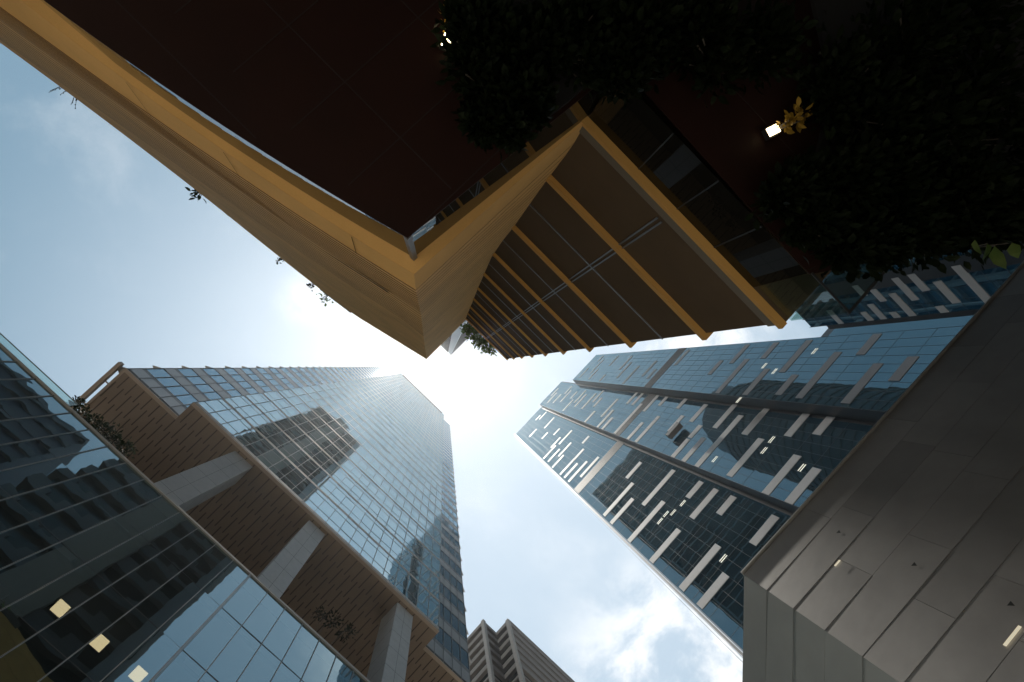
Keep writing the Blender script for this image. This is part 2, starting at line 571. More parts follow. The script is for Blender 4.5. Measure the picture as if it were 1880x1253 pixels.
# soffit
SOF = [(TL, TVR), (TJ1, TVR), (TJ1, TV), (TJ2, TV), (TJ2, TVR), (TR, TVR), (TR, TB), (TL, TB)]
s = MB(); s.prism(SOF, Z0, Z0+0.28)
sof = T.add('soffit', s, M['tan'])
j = MB()
PU, PV = 0.96, 1.53
for r in range(22):
    v0 = TV+0.3+r*PV
    for k in range(49):
        u = TL+0.3+(k+0.5*(r % 2))*PU
        if u > TR-0.1: continue
        vlim = TV if TJ1+0.1 < u < TJ2-0.1 else TVR
        a = max(v0-0.1, vlim+0.3); b = v0+PV+0.22
        if b-a < 0.2: continue
        j.box(u-0.055, u+0.055, a, b, Z0-0.004, Z0+0.02)
for vv in (34.5,):
    j.box(TL, TR, vv, vv+0.08, Z0-0.003, Z0+0.02)
T.add('panel_joints', j, M['slot'], sof)
e_ = MB()
for (a, b, v) in ((TL-0.02, TJ1, TVR), (TJ1, TJ2, TV), (TJ2, TR+0.02, TVR)):
    e_.box(a, b, v-0.10, v+0.22, Z0-0.05, Z0+0.08)
e_.box(TL-0.05, TL+0.18, TVR+0.22, TB, Z0-0.05, Z0+0.08)
e_.box(TR-0.18, TR+0.05, TVR+0.22, TB, Z0-0.05, Z0+0.08)
T.add('edge_trim', e_, M['tan_edge'], sof)
e_ = MB()
for (a, b, v) in ((TL-0.02, TJ1, TVR), (TJ1, TJ2, TV), (TJ2, TR+0.02, TVR)):
    e_.box(a, b, v-0.01, v+0.2, Z0+0.1, Z0+0.62)
T.add('base_recess', e_, M['dark'])
e_ = MB()
e_.box(TL-0.85, TL-0.5, TVR-0.1, 35.0, Z0-0.1, Z0+0.4)
for vv in (22.7, 25.3, 27.9, 30.5, 33.1):
    e_.box(TL-0.55, TL-0.05, vv, vv+0.08, Z0, Z0+0.15)
lb_ = MB(); lb_.box(TL+2.0, TR-1.0, 26.7, TB, 0.1, Z0-0.02)
T.add('lobby_core', lb_, M['core'])
T.add('maintenance_rail', e_, M['tan_edge'])
for (u0, u1) in ((-6.55*TS, -4.83*TS), (0.83*TS, 2.42*TS), (9.82*TS, 11.43*TS)):
    v0 = 14.92*TS
    b_ = MB(); b_.box(u0, u1, v0, v0+2.2, 0.1, Z0-0.06)
    pr = T.add('pier', b_, M['pier'])
    jn = MB()
    zz = Z0-2.6
    while zz > 20:
        jn.box(u0-0.003, u1+0.003, v0-0.003, v0+2.203, zz, zz+0.03); zz -= 2.6
    um = (u0+u1)/2
    jn.box(um-0.012, um+0.012, v0-0.0025, v0+0.02, 0.2, Z0-0.2)
    T.add('stone_joints', jn, M['dark'], pr)

# ------------------------------------------------------------------ podium in front of it
PH = 33.0; PVF = 16.83; PZ = PH+EYE
PL, PR = -46.0, 13.4
P = Thing('podium_building', 'dark glass podium block with a pale coping in front of the grey piers', 'building', -10.0, 24.0)
c = MB(); c.box(PL+0.2, PR-0.2, PVF+2.8, 60.0, 0.1, PZ-0.9)
P.add('core', c, M['core'])
rows = [PZ-0.16]
zz = PZ-0.16
while zz > 3:
    zz -= 4.0; rows.append(zz)
BW = 1.40
nb = int((PR-PL)/BW)
UB = [0.55+BW*k for k in range(-33, 10)]
for k in range(len(rows)-1):
    w = MB()
    panes(w, 'u', PVF, UB[0], UB[-1], len(UB)-1, rows[k+1], rows[k], 1, 0.007)
    P.add('window_row', w, M['p_glass'])
    f = MB()
    f.box(UB[0], UB[-1], PVF+0.35, PVF+2.8, rows[k+1]-0.25, rows[k+1]+0.02)
    P.add('floor_slab', f, M['core'])
for k, u in enumerate(UB):
    b_ = MB(); b_.box(u-0.02, u+0.02, PVF-0.055, PVF+0.1, 0.1, PZ-0.16)
    if abs(u-0.55) < 0.01: b_.box(u-0.13, u-0.05, PVF-0.09, PVF+0.1, 0.1, PZ-0.16)
    P.add('mullion', b_, M['p_bar'])
tr = MB()
for k in range(1, len(rows)-1):
    tr.box(0.55, UB[-1], PVF-0.018, PVF+0.05, rows[k]-0.02, rows[k]+0.02)
    tr.box(UB[0], 0.55, PVF-0.008, PVF+0.05, rows[k]-0.012, rows[k]+0.012)
P.add('transoms', tr, M['dark'])
cp = MB(); cp.box(PL, PR+0.6, PVF-0.10, PVF+0.7, PZ-0.16, PZ)
P.add('coping', cp, M['coping'])
cp = MB(); cp.box(PL, PR+0.6, PVF+0.7, 60.0, PZ-0.3, PZ-0.12)
P.add('terrace_floor', cp, M['soil'])
gb = MB(); gb.box(PL, -14.0, PVF+0.02, PVF+0.035, PZ, PZ+0.95)
bal = P.add('glass_balustrade', gb, M['clear'])
gb = MB(); gb.box(PL, -14.0, PVF, PVF+0.05, PZ+0.95, PZ+0.99)
P.add('handrail', gb, M['steel'], bal)
for k in range(3):
    a = at_h(*[(110, 1118), (182, 1181), (253, 1240)][k], 23.6)
    lb = MB(); lb.box(a[0]-0.27, a[0]+0.27, a[1]-0.27, a[1]+0.27, a[2], a[2]+0.05)
    P.add('ceiling_light', lb, M['warm'])

# ------------------------------------------------------------------ stepped tower across the street
FU = [38.5, 36.6, 34.6]                       # the three facets step towards the street
FV = [(-0.5, -14.75), (-15.2, -27.4), (-27.5, -39.6)]
FT = [202.0+EYE, 198.0+EYE, 174.0+EYE]
Ft = Thing('stepped_tower', 'broad blue grey tower in three stepped facets with scattered white strips', 'tower', 50.0, -20.0)
c = MB()
for i in range(3):
    v0, v1 = FV[i]
    if i < 2: v1 = FV[i+1][0]-0.3
    c.box(FU[i]+0.1, 70.0, v1-0.05*i, v0-0.12, 0.1, FT[i]-0.4)
Ft.add('core', c, M['f_return'])
FF = 4.0
ztop = max(FT)
k = 0
z = 6.0
while z < ztop:
    w = MB(); ln = MB()
    any_ = False
    for i in range(3):
        if z >= FT[i]-0.3: continue
        z1 = min(z+FF, FT[i])
        v0, v1 = FV[i]
        if i < 2: v1 = FV[i+1][0]
        panes(w, 'v', FU[i], v1, v0, 9, z, z1, 1, 0.0035, 0)
        for zz in (z,):
            if zz < z1: ln.box(FU[i]-0.02, FU[i]+0.05, v1, v0, zz-0.012, zz+0.012)
        any_ = True
    if any_:
        wr = Ft.add('window_row', w, M['f_glass'])
        Ft.add('glazing_bars', ln, M['f_line'], wr)
    z += FF; k += 1
for i in range(3):
    v0, v1 = FV[i]
    for q in range(10):
        v = v0+(v1-v0)*q/9
        b_ = MB(); b_.box(FU[i]-0.025, FU[i]+0.05, v-0.013, v+0.013, 6.0, FT[i])
        Ft.add('mullion', b_, M['f_line'])
    if i:
        b_ = MB(); b_.box(FU[i], FU[i-1]+0.3, v0-0.05, v0+0.05, 1.0, FT[i]); Ft.add('return_wall', b_, M['f_return'])
        b_ = MB(); b_.box(FU[i-1]-0.012, FU[i-1]+0.1, v0+0.05, v0+0.5, 1.0, FT[i]); Ft.add('recess_panel', b_, M['f_return'])
    b_ = MB()
    zl = 106.0+EYE
    for q in range(9):
        b_.box(FU[i]-0.06, FU[i]+0.04, v1 if i == 2 else FV[i+1][0], v0, zl+q*0.44, zl+q*0.44+0.22)
    Ft.add('louvre_band', b_, M['f_louvre'])
b_ = MB(); b_.box(FU[0]-0.25, FU[0]+0.3, -0.30, -0.02, 1.0, FT[0]+0.3)
Ft.add('edge_fin', b_, M['f_strip'])
b_ = MB(); b_.box(FU[0]-0.2, FU[0]-0.14, 0.02, 0.06, 1.0, FT[0]-1)
b_.box(FU[0]-0.2, FU[0]-0.14, 0.30, 0.34, 1.0, FT[0]-4)
Ft.add('edge_rails', b_, M['f_line'])


def strips(lst, scale, ox, oy, face, plane_i):
    out = []
    for (x0, y0, x1, y1) in lst:
        out.append((x0/scale+ox, y0/scale+oy, x1/scale+ox, y1/scale+oy))
    return out


SF1 = strips([(620,200,440,400),(560,380,360,610),(645,540,490,730),(870,630,665,890),(920,800,765,985),(775,265,700,360),(865,310,720,475),(960,350,880,455),(1205,465,1070,625),(385,275,215,460),(385,365,255,505),(430,155,345,245)],3.132,1040,800,0,0)
SF1 += strips([(580,970,445,1115),(490,950,385,1065),(410,925,330,1015),(355,855,265,950)],3.915,930,600,0,0)
SF2 = strips([(605,660,310,1000),(775,775,515,1085),(275,510,0,845),(330,245,130,475),(680,290,510,490),(900,315,765,475)],4.819,1340,700,0,1)
SF2 += strips([(1640,560,1500,730),(1690,640,1360,1010),(1840,620,1710,775),(1435,560,1325,685),(1395,710,1320,800),(1310,810,1190,940),(1420,800,1270,970),(1290,520,1230,590),(1265,640,1170,755),(1095,645,930,830),(980,690,870,810),(970,555,780,770),(1090,495,985,610),(975,480,910,565),(940,475,865,555),(1150,505,1100,570),(800,520,680,650),(770,600,650,725),(765,655,655,770)],3.915,930,600,0,1)
SF3 = strips([(1350,260,1120,530),(1360,470,900,960),(1780,230,1560,460),(1640,610,1310,985),(990,490,790,690)],7.833,1200,600,0,2)
SF3 += strips([(590,705,420,890),(740,775,530,1040),(980,670,870,790),(980,840,790,1070),(1190,800,1060,940),(505,905,400,1020)],3.133,1300,400,0,2)


def put_strip(i, v0, v1, zc_, mat, nm='facade_strip', hh=0.66, thing=None):
    v0, v1 = max(v0, v1), min(v0, v1)
    v0 = min(v0, FV[i][0]-0.02); v1 = max(v1, FV[i+1][0] if i < 2 else FV[i][1])
    if v0-v1 < 0.5: return
    b_ = MB(); b_.box(FU[i]-0.07, FU[i]+0.03, v1, v0, zc_-hh, zc_+hh)
    Ft.add(nm, b_, mat)


for i, lst in enumerate((SF1, SF2, SF3)):
    for (x0, y0, x1, y1) in lst:
        a = at_u(x0, y0, FU[i]); b = at_u(x1, y1, FU[i])
        put_strip(i, a[1], b[1], (a[2]+b[2])/2, M['f_strip'] if i < 2 else M['f_strip_shaded'])
# the small ones high up, floor by floor
for i, (zlo, zhi, n) in enumerate(((112, 199, 1), (133, 196, 1), (104, 172, 1))):
    z = zlo+EYE
    while z < zhi:
        w = rnd.uniform(2.5, 6.5)
        c0 = rnd.uniform(FV[i][1]+w/2+0.5, FV[i][0]-w/2)
        put_strip(i, c0+w/2, c0-w/2, z, M['f_strip'] if i < 2 else M['f_strip_shaded'])
        z += 4.0 if rnd.random() < 0.45 else 8.0
# a few lit ceilings behind the glass
for i, pts in enumerate(([(1255,925),(1224,945),(1213,958),(1237,942),(1330,1027)], [(1314,844),(1405,828),(1475,860),(1419,808)], [(1405,672),(1358,735),(1424,682),(1498,645)])):
    for (x, y) in pts:
        a = at_u(x, y, FU[i])
        b_ = MB()
        for q in range(2):
            b_.box(FU[i]-0.012, FU[i]+0.02, a[1]-0.55, a[1]+0.55, a[2]+q*0.35, a[2]+q*0.35+0.16)
        Ft.add('lit_window', b_, M['winlit'])

# a lower block beyond the panelled building, its front facing along the street
WH = 40.0; WV = -24.0
Wg = Thing('corner_block', 'lower deep blue glass block with pale strips beyond the stepped tower', 'building', 14.0, -34.0)
c = MB(); c.box(7.0, 19.6, -45.0, WV-0.1, 0.1, WH+EYE-0.3)
Wg.add('core', c, M['f_return'])
c = MB(); c.box(19.8, 21.2, -45.0, WV-1.2, 0.1, WH+EYE)
Wg.add('recess_wall', c, M['f_return'])
z = 3.0
while z < WH+EYE-0.5:
    w = MB(); ln = MB()
    z1 = min(z+2.4, WH+EYE)
    panes(w, 'u', WV, 7.0, 19.75, 14, z, z1, -1, 0.0006)
    for zz in (z, z+1.2):
        ln.box(7.0, 19.75, WV-0.05, WV+0.012, zz-0.012, zz+0.012)
    wr = Wg.add('window_row', w, M['f_glass_far'])
    Wg.add('glazing_bars', ln, M['f_line'], wr)
    z += 2.4
for q in range(15):
    u = 7.0+12.75*q/14
    b_ = MB(); b_.box(u-0.012, u+0.012, WV-0.05, WV+0.02, 3.0, WH+EYE); Wg.add('mullion', b_, M['f_line'])
for (x0, y0, x1, y1) in strips([(715,345,890,550),(865,310,985,465),(690,485,880,710),(1100,375,1260,575),(490,585,620,740),(425,655,500,750),(690,655,745,725),(1110,600,1180,680),(120,640,225,780),(515,450,600,560),(350,415,430,510),(1385,210,1500,640)],4.947,1500,440,1,0):
    a = at_v(x0, y0, WV); b = at_v(x1, y1, WV)
    zc_ = (a[2]+b[2])/2
    b_ = MB(); b_.box(min(a[0], b[0]), min(19.7, max(a[0], b[0])), WV-0.02, WV+0.05, zc_-0.26, zc_+0.26)
    Wg.add('facade_strip', b_, M['f_strip'])
b_ = MB(); b_.box(0.66*24, 0.71*24, WV-0.05, WV+0.03, 3.0, WH+EYE-0.4); Wg.add('dark_bay', b_, M['f_return'])
# lower end of the stepped tower behind it
b_ = MB(); b_.box(FU[2]+0.1, 60.0, -42.5, FV[2][1]-0.05, 0.1, 66.0+EYE); Ft.add('end_wall', b_, M['f_return'])
z = 6.0
while z < 66:
    w = MB(); panes(w, 'v', FU[2], -42.5, FV[2][1], 2, z, min(z+FF, 66+EYE), 1, 0.003); Ft.add('end_window', w, M['f_glass']); z += FF

# maintenance cradle hanging on the middle facet
a = at_u(1238, 791, FU[1]-0.9)
Gd = Thing('maintenance_cradle', 'small dark window cleaning cradle hanging on the stepped tower', 'cradle', a[0], a[1], a[2]-0.6)
b_ = MB(); b_.box(a[0]-0.45, a[0]+0.45, a[1]-1.5, a[1]+1.5, a[2]-0.6, a[2]-0.52)
Gd.add('deck', b_, M['gond'])
b_ = MB()
for (du, dv, su, sv) in ((-0.45, 0, 0.03, 1.5), (0.45, 0, 0.03, 1.5), (0, -1.5, 0.45, 0.03), (0, 1.5, 0.45, 0.03)):
    b_.box(a[0]+du-su, a[0]+du+su, a[1]+dv-sv, a[1]+dv+sv, a[2]-0.51, a[2]+0.55)
Gd.add('guard_panel', b_, M['gond'])
b_ = MB()
for dv in (-1.2, 1.2):
    b_.tube((a[0], a[1]+dv, a[2]-0.5), (a[0]+0.2, a[1]+dv, FT[1]), 0.025)
Gd.add('hoist_cable', b_, M['steel'])

# ------------------------------------------------------------------ zinc clad building, near right
GH = 12.0
gc = at_h(1366, 1055, GH)
Gt = Thing('clad_building', 'low building clad in staggered dull grey metal panels at near right', 'building', gc[0]+6, gc[1]-4)
dir1 = Vector((cos(radians(137.2-44.5)), sin(radians(137.2-44.5)))) * -1      # along the long face, away from the corner
dir2 = Vector((cos(radians(92.6-44.5)), sin(radians(92.6-44.5))))
C0 = Vector((gc[0], gc[1]))
LEN1, LEN2 = 20.0, 26.0
E1, E2 = C0+dir1*LEN1, C0+dir2*LEN2
n1 = Vector((dir1.y, -dir1.x)); n1 = -n1 if n1.dot(C0) > 0 else n1           # towards the camera
n2 = Vector((dir2.y, -dir2.x)); n2 = -n2 if n2.dot(C0) > 0 else n2
ins = 0.06
K0 = C0-(n1+n2)*ins
ktop = GH+EYE-0.05
c = MB(); c.prism([tuple(K0), tuple(E2-n2*ins), tuple(E2-n2*8), tuple(E1-n1*9), tuple(E1-n1*ins)], 0.05, ktop)
Gt.add('core', c, M['dark'])


def clad(nm, start, direc, nrm, length, mat, seed, wmin, wmax, tops, tilt):
    rr = random.Random(seed)
    mb = MB(); tones = []
    for r in range(len(tops)-1):
        z1, z0 = tops[r]+EYE, tops[r+1]+EYE
        x = 0.0
        first = True
        while x < length:
            w = rr.uniform(wmin, wmax)
            if first: w *= rr.uniform(0.4, 1.0); first = False
            x1 = min(length, x+w)
            tb, ts = rr.uniform(0.0, tilt), rr.uniform(-tilt, tilt)*0.5
            gp = 0.0035
            p = start+direc*(x+(gp if x > 0 else 0)); q = start+direc*(x1-gp)
            f0 = [p+nrm*(tb+ts), q+nrm*(tb-ts), q+nrm*(0.0), p+nrm*(0.0)]
            zz = [z0+gp, z0+gp, z1-gp, z1-gp]
            fr = [(f0[i].x, f0[i].y, zz[i]) for i in range(4)]
            bk = [(f0[i].x-nrm.x*0.045-(nrm*(tb if i < 2 else 0)).x, f0[i].y-nrm.y*0.045-(nrm*(tb if i < 2 else 0)).y, zz[i]) for i in range(4)]
            mb.quad(*fr)
            tones += [rr.uniform(0.86, 1.12)]*5
            for i in range(4):
                jx = (i+1) % 4
                mb.quad(fr[jx], fr[i], bk[i], bk[jx])
            x = x1
    mb.tone = tones
    return mb


def set_tone(o, mb):
    at = o.data.attributes.new('tone', 'FLOAT', 'FACE')
    at.data.foreach_set('value', mb.tone)


tops = [12.0, 11.1, 10.2, 9.3, 8.4, 7.6, 6.75, 5.9, 5.0, 4.1, 3.2, 2.3, 1.4, 0.5]
mb = clad('front', C0, dir1, n1, LEN1, M['zinc'], 5, 1.5, 3.4, tops, 0.0045)
w1 = Gt.add('panelled_wall', mb, M['zinc']); set_tone(w1, mb)
mb = clad('side', C0, dir2, n2, LEN2, M['zinc_side'], 9, 3.5, 6.5, tops, 0.006)
w2 = Gt.add('panelled_wall', mb, M['zinc_side']); set_tone(w2, mb)


def on_front(px, py):
    a_ = uv(px, py); t_ = C0.dot(n1)/Vector(a_).dot(n1)
    return Vector((a_[0]*t_, a_[1]*t_)), t_+EYE


for (px, py) in ((1541, 978), (1680, 1038), (1858, 1111)):
    p, zz = on_front(px, py)
    c = MB(); a_, b_2 = p-dir1*0.05+n1*0.012, p+dir1*0.05+n1*0.012
    c.poly([(a_.x, a_.y, zz+0.04), (b_2.x, b_2.y, zz+0.04), (p.x+n1.x*0.012, p.y+n1.y*0.012, zz-0.05)])
    Gt.add('drain_flap', c, M['dark'])
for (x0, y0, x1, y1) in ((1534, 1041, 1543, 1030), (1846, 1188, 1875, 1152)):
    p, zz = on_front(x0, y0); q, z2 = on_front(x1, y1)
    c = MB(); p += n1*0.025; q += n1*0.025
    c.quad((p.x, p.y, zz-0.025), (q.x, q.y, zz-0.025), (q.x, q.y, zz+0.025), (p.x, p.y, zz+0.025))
    Gt.add('lamp_reflection', c, M['glint'])  # glowing bar stands in for a strip lamp mirrored in the metal
c = MB()
p0, p1 = C0+n1*0.03, E1+n1*0.03
c.prism([tuple(C0+n1*0.035+n2*0.02), tuple(E1+n1*0.035), tuple(E1-n1*0.3), tuple(C0-n1*0.3+n2*0.02)], GH+EYE+0.05, GH+EYE+0.09)
Gt.add('coping', c, M['coping'])
c = MB()
c.prism([tuple(C0-n1*0.02-n2*0.05), tuple(E1-n1*0.02), tuple(E1-n1*0.3), tuple(C0-n1*0.3)], GH+EYE-0.05, GH+EYE+0.05)
Gt.add('shadow_gap', c, M['dark'])

# ------------------------------------------------------------------ banded tower far down the street
DH = 150.0
dU0, dV0 = 0.3905*DH, 0.262*DH       # left corner u, front v
D = Thing('banded_tower', 'distant taupe tower with ribbed concrete bands and a notched corner', 'tower', 80.0, 60.0)
c1 = at_h(887, 1139, DH); c2 = at_h(932, 1138, DH); cn = at_h(909, 1151, DH); cl_ = at_h(862, 1166, DH); cr_ = at_h(1050, 1253, DH)
uL, vL = c1[0], c1[1]                  # corner of the left face (runs along v)
uR, vR = c2[0], c2[1]                  # corner of the front face (runs along u)


def d_ring(off):
    return [(uL-off, 75.0), (uL-off, vL-off), (uR-off, vL-off), (uR-off, vR-off), (115.0, vR-off), (115.0, 75.0)]


c = MB(); c.prism(d_ring(-1.1), 0.1, DH+EYE-1)
D.add('core', c, M['core'])
c = MB(); c.prism(d_ring(-0.9), 0.2, DH+EYE-0.6)
D.add('window_wall', c, M['d_glass'])
z = DH+EYE-1.6
first = True
while z > 40:
    s = MB(); s.prism(d_ring(0.0), z, z+(1.6 if first else (1.75 if z > 128 else 0.75)))
    D.add('floor_band', s, M['d_slab'])
    if z > 126:
        s = MB(); s.box(uR+0.8, 114.0, vR+0.12, vR+0.5, z+1.77, z+3.3)
        D.add('ribbed_panel', s, M['d_rib'])
    if not first:
        pass
    first = False
    z -= 4.1
for (cu, cv) in ((uL, vL), (uR, vR)):
    b_ = MB(); b_.box(cu-0.25, cu+0.75, cv-0.25, cv+0.75, 0.1, DH+EYE+0.05)
    D.add('corner_column', b_, M['d_frame'])

# ------------------------------------------------------------------ ochre building overhead
O = Thing('ochre_building', 'building overhead with ochre flared fascia, ledged brown wall and dark red soffit', 'building', 0.0, -12.0)
HA, HL, HT = 5.04, 6.08, 38.4
WV1 = -3.44          # main wall plane
FINV = -3.355


def poly_uv(pts, h):
    return [(uv(x, y)[0]*h, uv(x, y)[1]*h) for x, y in pts]


ROWS = [
    (6.08, [(760, 504), (640, 429), (559, 381), (434, 295), (319, 206), (213, 137), (106, 58), (39.5, 0)]),
    (6.75, [(763.5, 533), (656, 459), (560, 398), (425.5, 314), (240, 199), (147.5, 117), (58, 51)]),
    (12.0, [(772, 571.5), (713, 532), (560, 434)]),
    (21.6, [(778, 620), (744, 592), (632, 519), (560, 471)]),
    (38.4, [(783, 660), (640, 572), (575, 523), (510, 475), (400, 380), (290, 285), (180, 190), (62, 83), (0, 30)]),
]
KEY = []
for h, pts in ROWS:
    KEY.append((h, poly_uv(pts, h)))
UFAR = -44.0


def smooth(pts, keep=0):
    """least-squares parabola through the measured points, anchored at one of them"""
    u0, v0 = pts[keep]
    s2 = s3 = s4 = b1 = b2 = 0.0
    for u, v in pts[keep+1:]:
        d = u-u0
        s2 += d*d; s3 += d**3; s4 += d**4; b1 += d*(v-v0); b2 += d*d*(v-v0)
    det = s2*s4-s3*s3
    a = (b1*s4-b2*s3)/det; b = (s2*b2-s3*b1)/det
    ue_ = pts[-1][0]
    out = list(pts[:keep])
    for q in range(17):
        d = (ue_-u0)*q/16
        out.append((u0+d, v0+a*d+b*d*d))
    return out


KEY[0] = (KEY[0][0], smooth(KEY[0][1])); KEY[1] = (KEY[1][0], smooth(KEY[1][1]))
KEY[4] = (KEY[4][0], smooth(KEY[4][1], 1))


def v_on(row, u):
    """v of a key row at u, continued straight past its last measured point"""
    pts = row
    for a, b in zip(pts, pts[1:]):
        if b[0] <= u <= a[0]:
            t = (u-a[0])/(b[0]-a[0])
            return a[1]+(b[1]-a[1])*t
    a, b = (pts[-3] if len(pts) > 2 else pts[-2]), pts[-1]
    sl_ = (b[1]-a[1])/(b[0]-a[0])
    sl_ = max(-0.16, min(-0.06, sl_))
    return b[1]+sl_*(u-b[0])


def lerp_rows(h):
    for (h0, r0), (h1, r1) in zip(KEY, KEY[1:]):
        if h <= h1:
            return r0, r1, max(0.0, (h-h0)/(h1-h0))
    return KEY[-2][1], KEY[-1][1], 1.0


def ridge(h):
    r0, r1, t = lerp_rows(h)
    return (r0[0][0]+(r1[0][0]-r0[0][0])*t, r0[0][1]+(r1[0][1]-r0[0][1])*t)


def w3(h, s):
    """left fascia: s = 0 at the prow, 1 far up the street"""
    r0, r1, t = lerp_rows(h)
    ru, rv = ridge(h)
    u = ru+(UFAR-ru)*s
    a = v_on(r0, min(u, r0[0][0])); b = v_on(r1, min(u, r1[0][0]))
    return (u, a+(b-a)*t)


SC = [(6.08, -0.904), (6.9, -0.904), (8.8, -1.016), (11.6, -1.144), (13.6, -1.28), (15.8, -1.376), (22.4, -1.39), (44.0, -1.344)]


def s_curve(h):
    for (h0, a), (h1, b) in zip(SC, SC[1:]):
        if h <= h1:
            return a+(b-a)*max(0, (h-h0)/(h1-h0))
    return SC[-1][1]


levels = [6.08, 6.75]
h = 6.75
step = 0.42
while h < HT-0.5:
    h += step
    step = min(1.0, step*1.03)
    levels.append(min(h, HT))
if levels[-1] < HT: levels.append(HT)
SS = [0, 0.003, 0.006, 0.01, 0.015, 0.022, 0.03, 0.04, 0.05, 0.075, 0.1, 0.13, 0.17, 0.22, 0.28, 0.35, 0.43, 0.52, 0.62, 0.73, 0.86, 1.0]
fasc = MB(); gap = MB()
for k in range(len(levels)-1):
    h0, h1 = levels[k], levels[k+1]
    lip = 0.0 if k == 0 else 0.009
    g0 = 0.05 if k else 0.0
    bot = []; top = []
    for s in reversed(SS):
        u, v = w3(h0, s); bot.append((u, v+lip)); u, v = w3(h1, s); top.append((u, v))
    ru, rv = ridge(h0); bot[-1] = (ru+lip*0.4, rv+lip)
    rt = ridge(h1); top[-1] = rt
    bot.append((s_curve(h0)+lip*0.4, -3.68)); top.append((s_curve(h1), -3.68))
    z0, z1 = h0+EYE, h1+EYE
    for i in range(len(bot)-1):
        fasc.quad((*bot[i+1], z0), (*bot[i], z0), (*top[i], z1), (*top[i+1], z1))
        # underside of the lap: joint brown, darkened for the shade under it
        if k:
            inn = lambda p, i_: (p[0]-(0.012 if i_ >= len(bot)-2 else 0.0), p[1]-(0.012 if i_ <= len(bot)-2 else 0.0))
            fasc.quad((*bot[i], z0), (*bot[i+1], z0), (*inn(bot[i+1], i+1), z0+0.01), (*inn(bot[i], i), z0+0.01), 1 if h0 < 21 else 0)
fa = O.add('fascia', fasc, [M['orange'], M['lap_shade']])
# the dark slot that opens in the boards near the prow, and seams in the lower lip
b_ = MB()
ua, ub = at_h(600, 458, 12.0)[0], at_h(714, 533, 12.0)[0]
pr_ = []
for q in range(9):
    u = ua+(ub-ua)*q/8
    s_ = (u-ridge(12.0)[0])/(UFAR-ridge(12.0)[0])
    v = w3(12.0, s_)[1]+0.045
    pr_.append((u, v, 0.04+0.36*q/8))
for p, q in zip(pr_, pr_[1:]):
    b_.quad((p[0], p[1], 12.0+EYE), (q[0], q[1], 12.0+EYE), (q[0], q[1], 12.0+EYE+q[2]), (p[0], p[1], 12.0+EYE+p[2]))
O.add('board_slot', b_, M['void'], fa)
for (x, y) in ((432, 297), (268, 172), (655, 446)):
    u = at_h(x, y, 6.4)[0]
    a0 = w3(6.08, (u-ridge(6.08)[0])/(UFAR-ridge(6.08)[0])); a1 = w3(6.75, (u-ridge(6.75)[0])/(UFAR-ridge(6.75)[0]))
    b_ = MB(); b_.quad((u-0.006, a0[1]+0.012, 6.09+EYE), (u+0.006, a0[1]+0.012, 6.09+EYE), (u+0.006, a1[1]+0.012, 6.74+EYE), (u-0.006, a1[1]+0.012, 6.74+EYE))
    O.add('seam', b_, M['void'], fa)
for (pa, pb) in (((168, 178), (224, 229)), ((388, 369), (420, 397)), ((588, 532), (643, 574))):
    a0, b0 = at_h(*pa, HT), at_h(*pb, HT)
    b_ = MB()
    b_.prism([(a0[0], a0[1]+0.02), (b0[0], b0[1]+0.02), (b0[0], b0[1]-0.5), (a0[0], a0[1]-0.5)], HT+EYE-0.2, HT+EYE+0.3)
    O.add('planter_box', b_, M['soil'])
# closed underside above the strip glazing, and roof
und = [w3(6.08, s) for s in reversed(SS)]+[(s_curve(6.08), -3.68)]
c = MB(); c.poly([(p[0], p[1], HL+EYE+0.002) for p in und]+[(s_curve(6.08), -30, HL+EYE+0.002), (UFAR, -30, HL+EYE+0.002)][0:2])
O.add('upper_soffit', c, M['orange'])
c = MB()
rp = [w3(HT, s) for s in reversed(SS)]+[(s_curve(HT), -3.68), (s_curve(HT), -30), (UFAR, -30)]
c.poly([(p[0], p[1], HT+EYE) for p in rp])
O.add('roof', c, M['core'])
c = MB(); c.box(UFAR, -2.1, -30, -3.8, HL+EYE+0.3, HT+EYE-0.2)
O.add('core', c, M['core'])

# brown ledged wall
WTOP = 35.9
WR = 2.71
wl_ = MB()
hs = [7.6, 8.6, 11.0, 14.5, 17.0, 19.8, 28.0, 40.0, WTOP]
wl_.box(-2.1, WR, -30, WV1, HL+EYE-0.02, WTOP+EYE)
wall = O.add('screen_wall', wl_, M['screen'])
fh = [8.08+3.464*k for k in range(9)]
for k, h in enumerate(fh):
    b_ = MB()
    t = 0.14
    b_.box(-2.0, WR+0.085, WV1-0.05, FINV, h+EYE, h+EYE+t)
    b_.box(WR-0.05, WR+0.085, -30, WV1-0.05, h+EYE, h+EYE+t)
    O.add('ledge', b_, M['ochre_fin'])
b_ = MB()
b_.box(-1.0, WR+0.02, WV1-0.008, FINV+0.005, HL+EYE-0.03, HL+EYE+0.05)
O.add('edge_beam', b_, M['ochre_fin'])
b_ = MB()
b_.box(-0.96, WR-0.02, WV1-0.01, WV1+0.06, HL+EYE+0.06, HL+EYE+0.26)
b_.box(-0.96, WR-0.02, WV1-0.01, WV1+0.03, HL+EYE+0.28, HL+EYE+0.33)
O.add('bottom_rail', b_, M['rail'])
for k in range(8):
    h = fh[k]+1.73
    b_ = MB()
    b_.box(-1.9, WR+0.004, WV1-0.02, WV1+0.02, h+EYE-0.025, h+EYE+0.025)
    O.add('screen_rail', b_, M['steel'], wall)
b_ = MB()
for du in (-0.05, 0.03):
    b_.box(0.66+du, 0.66+du+0.025, WV1-0.02, WV1+0.018, HL+EYE+0.45, WTOP+EYE)
O.add('upright', b_, M['steel'], wall)
for k, h in enumerate(fh):
    pass

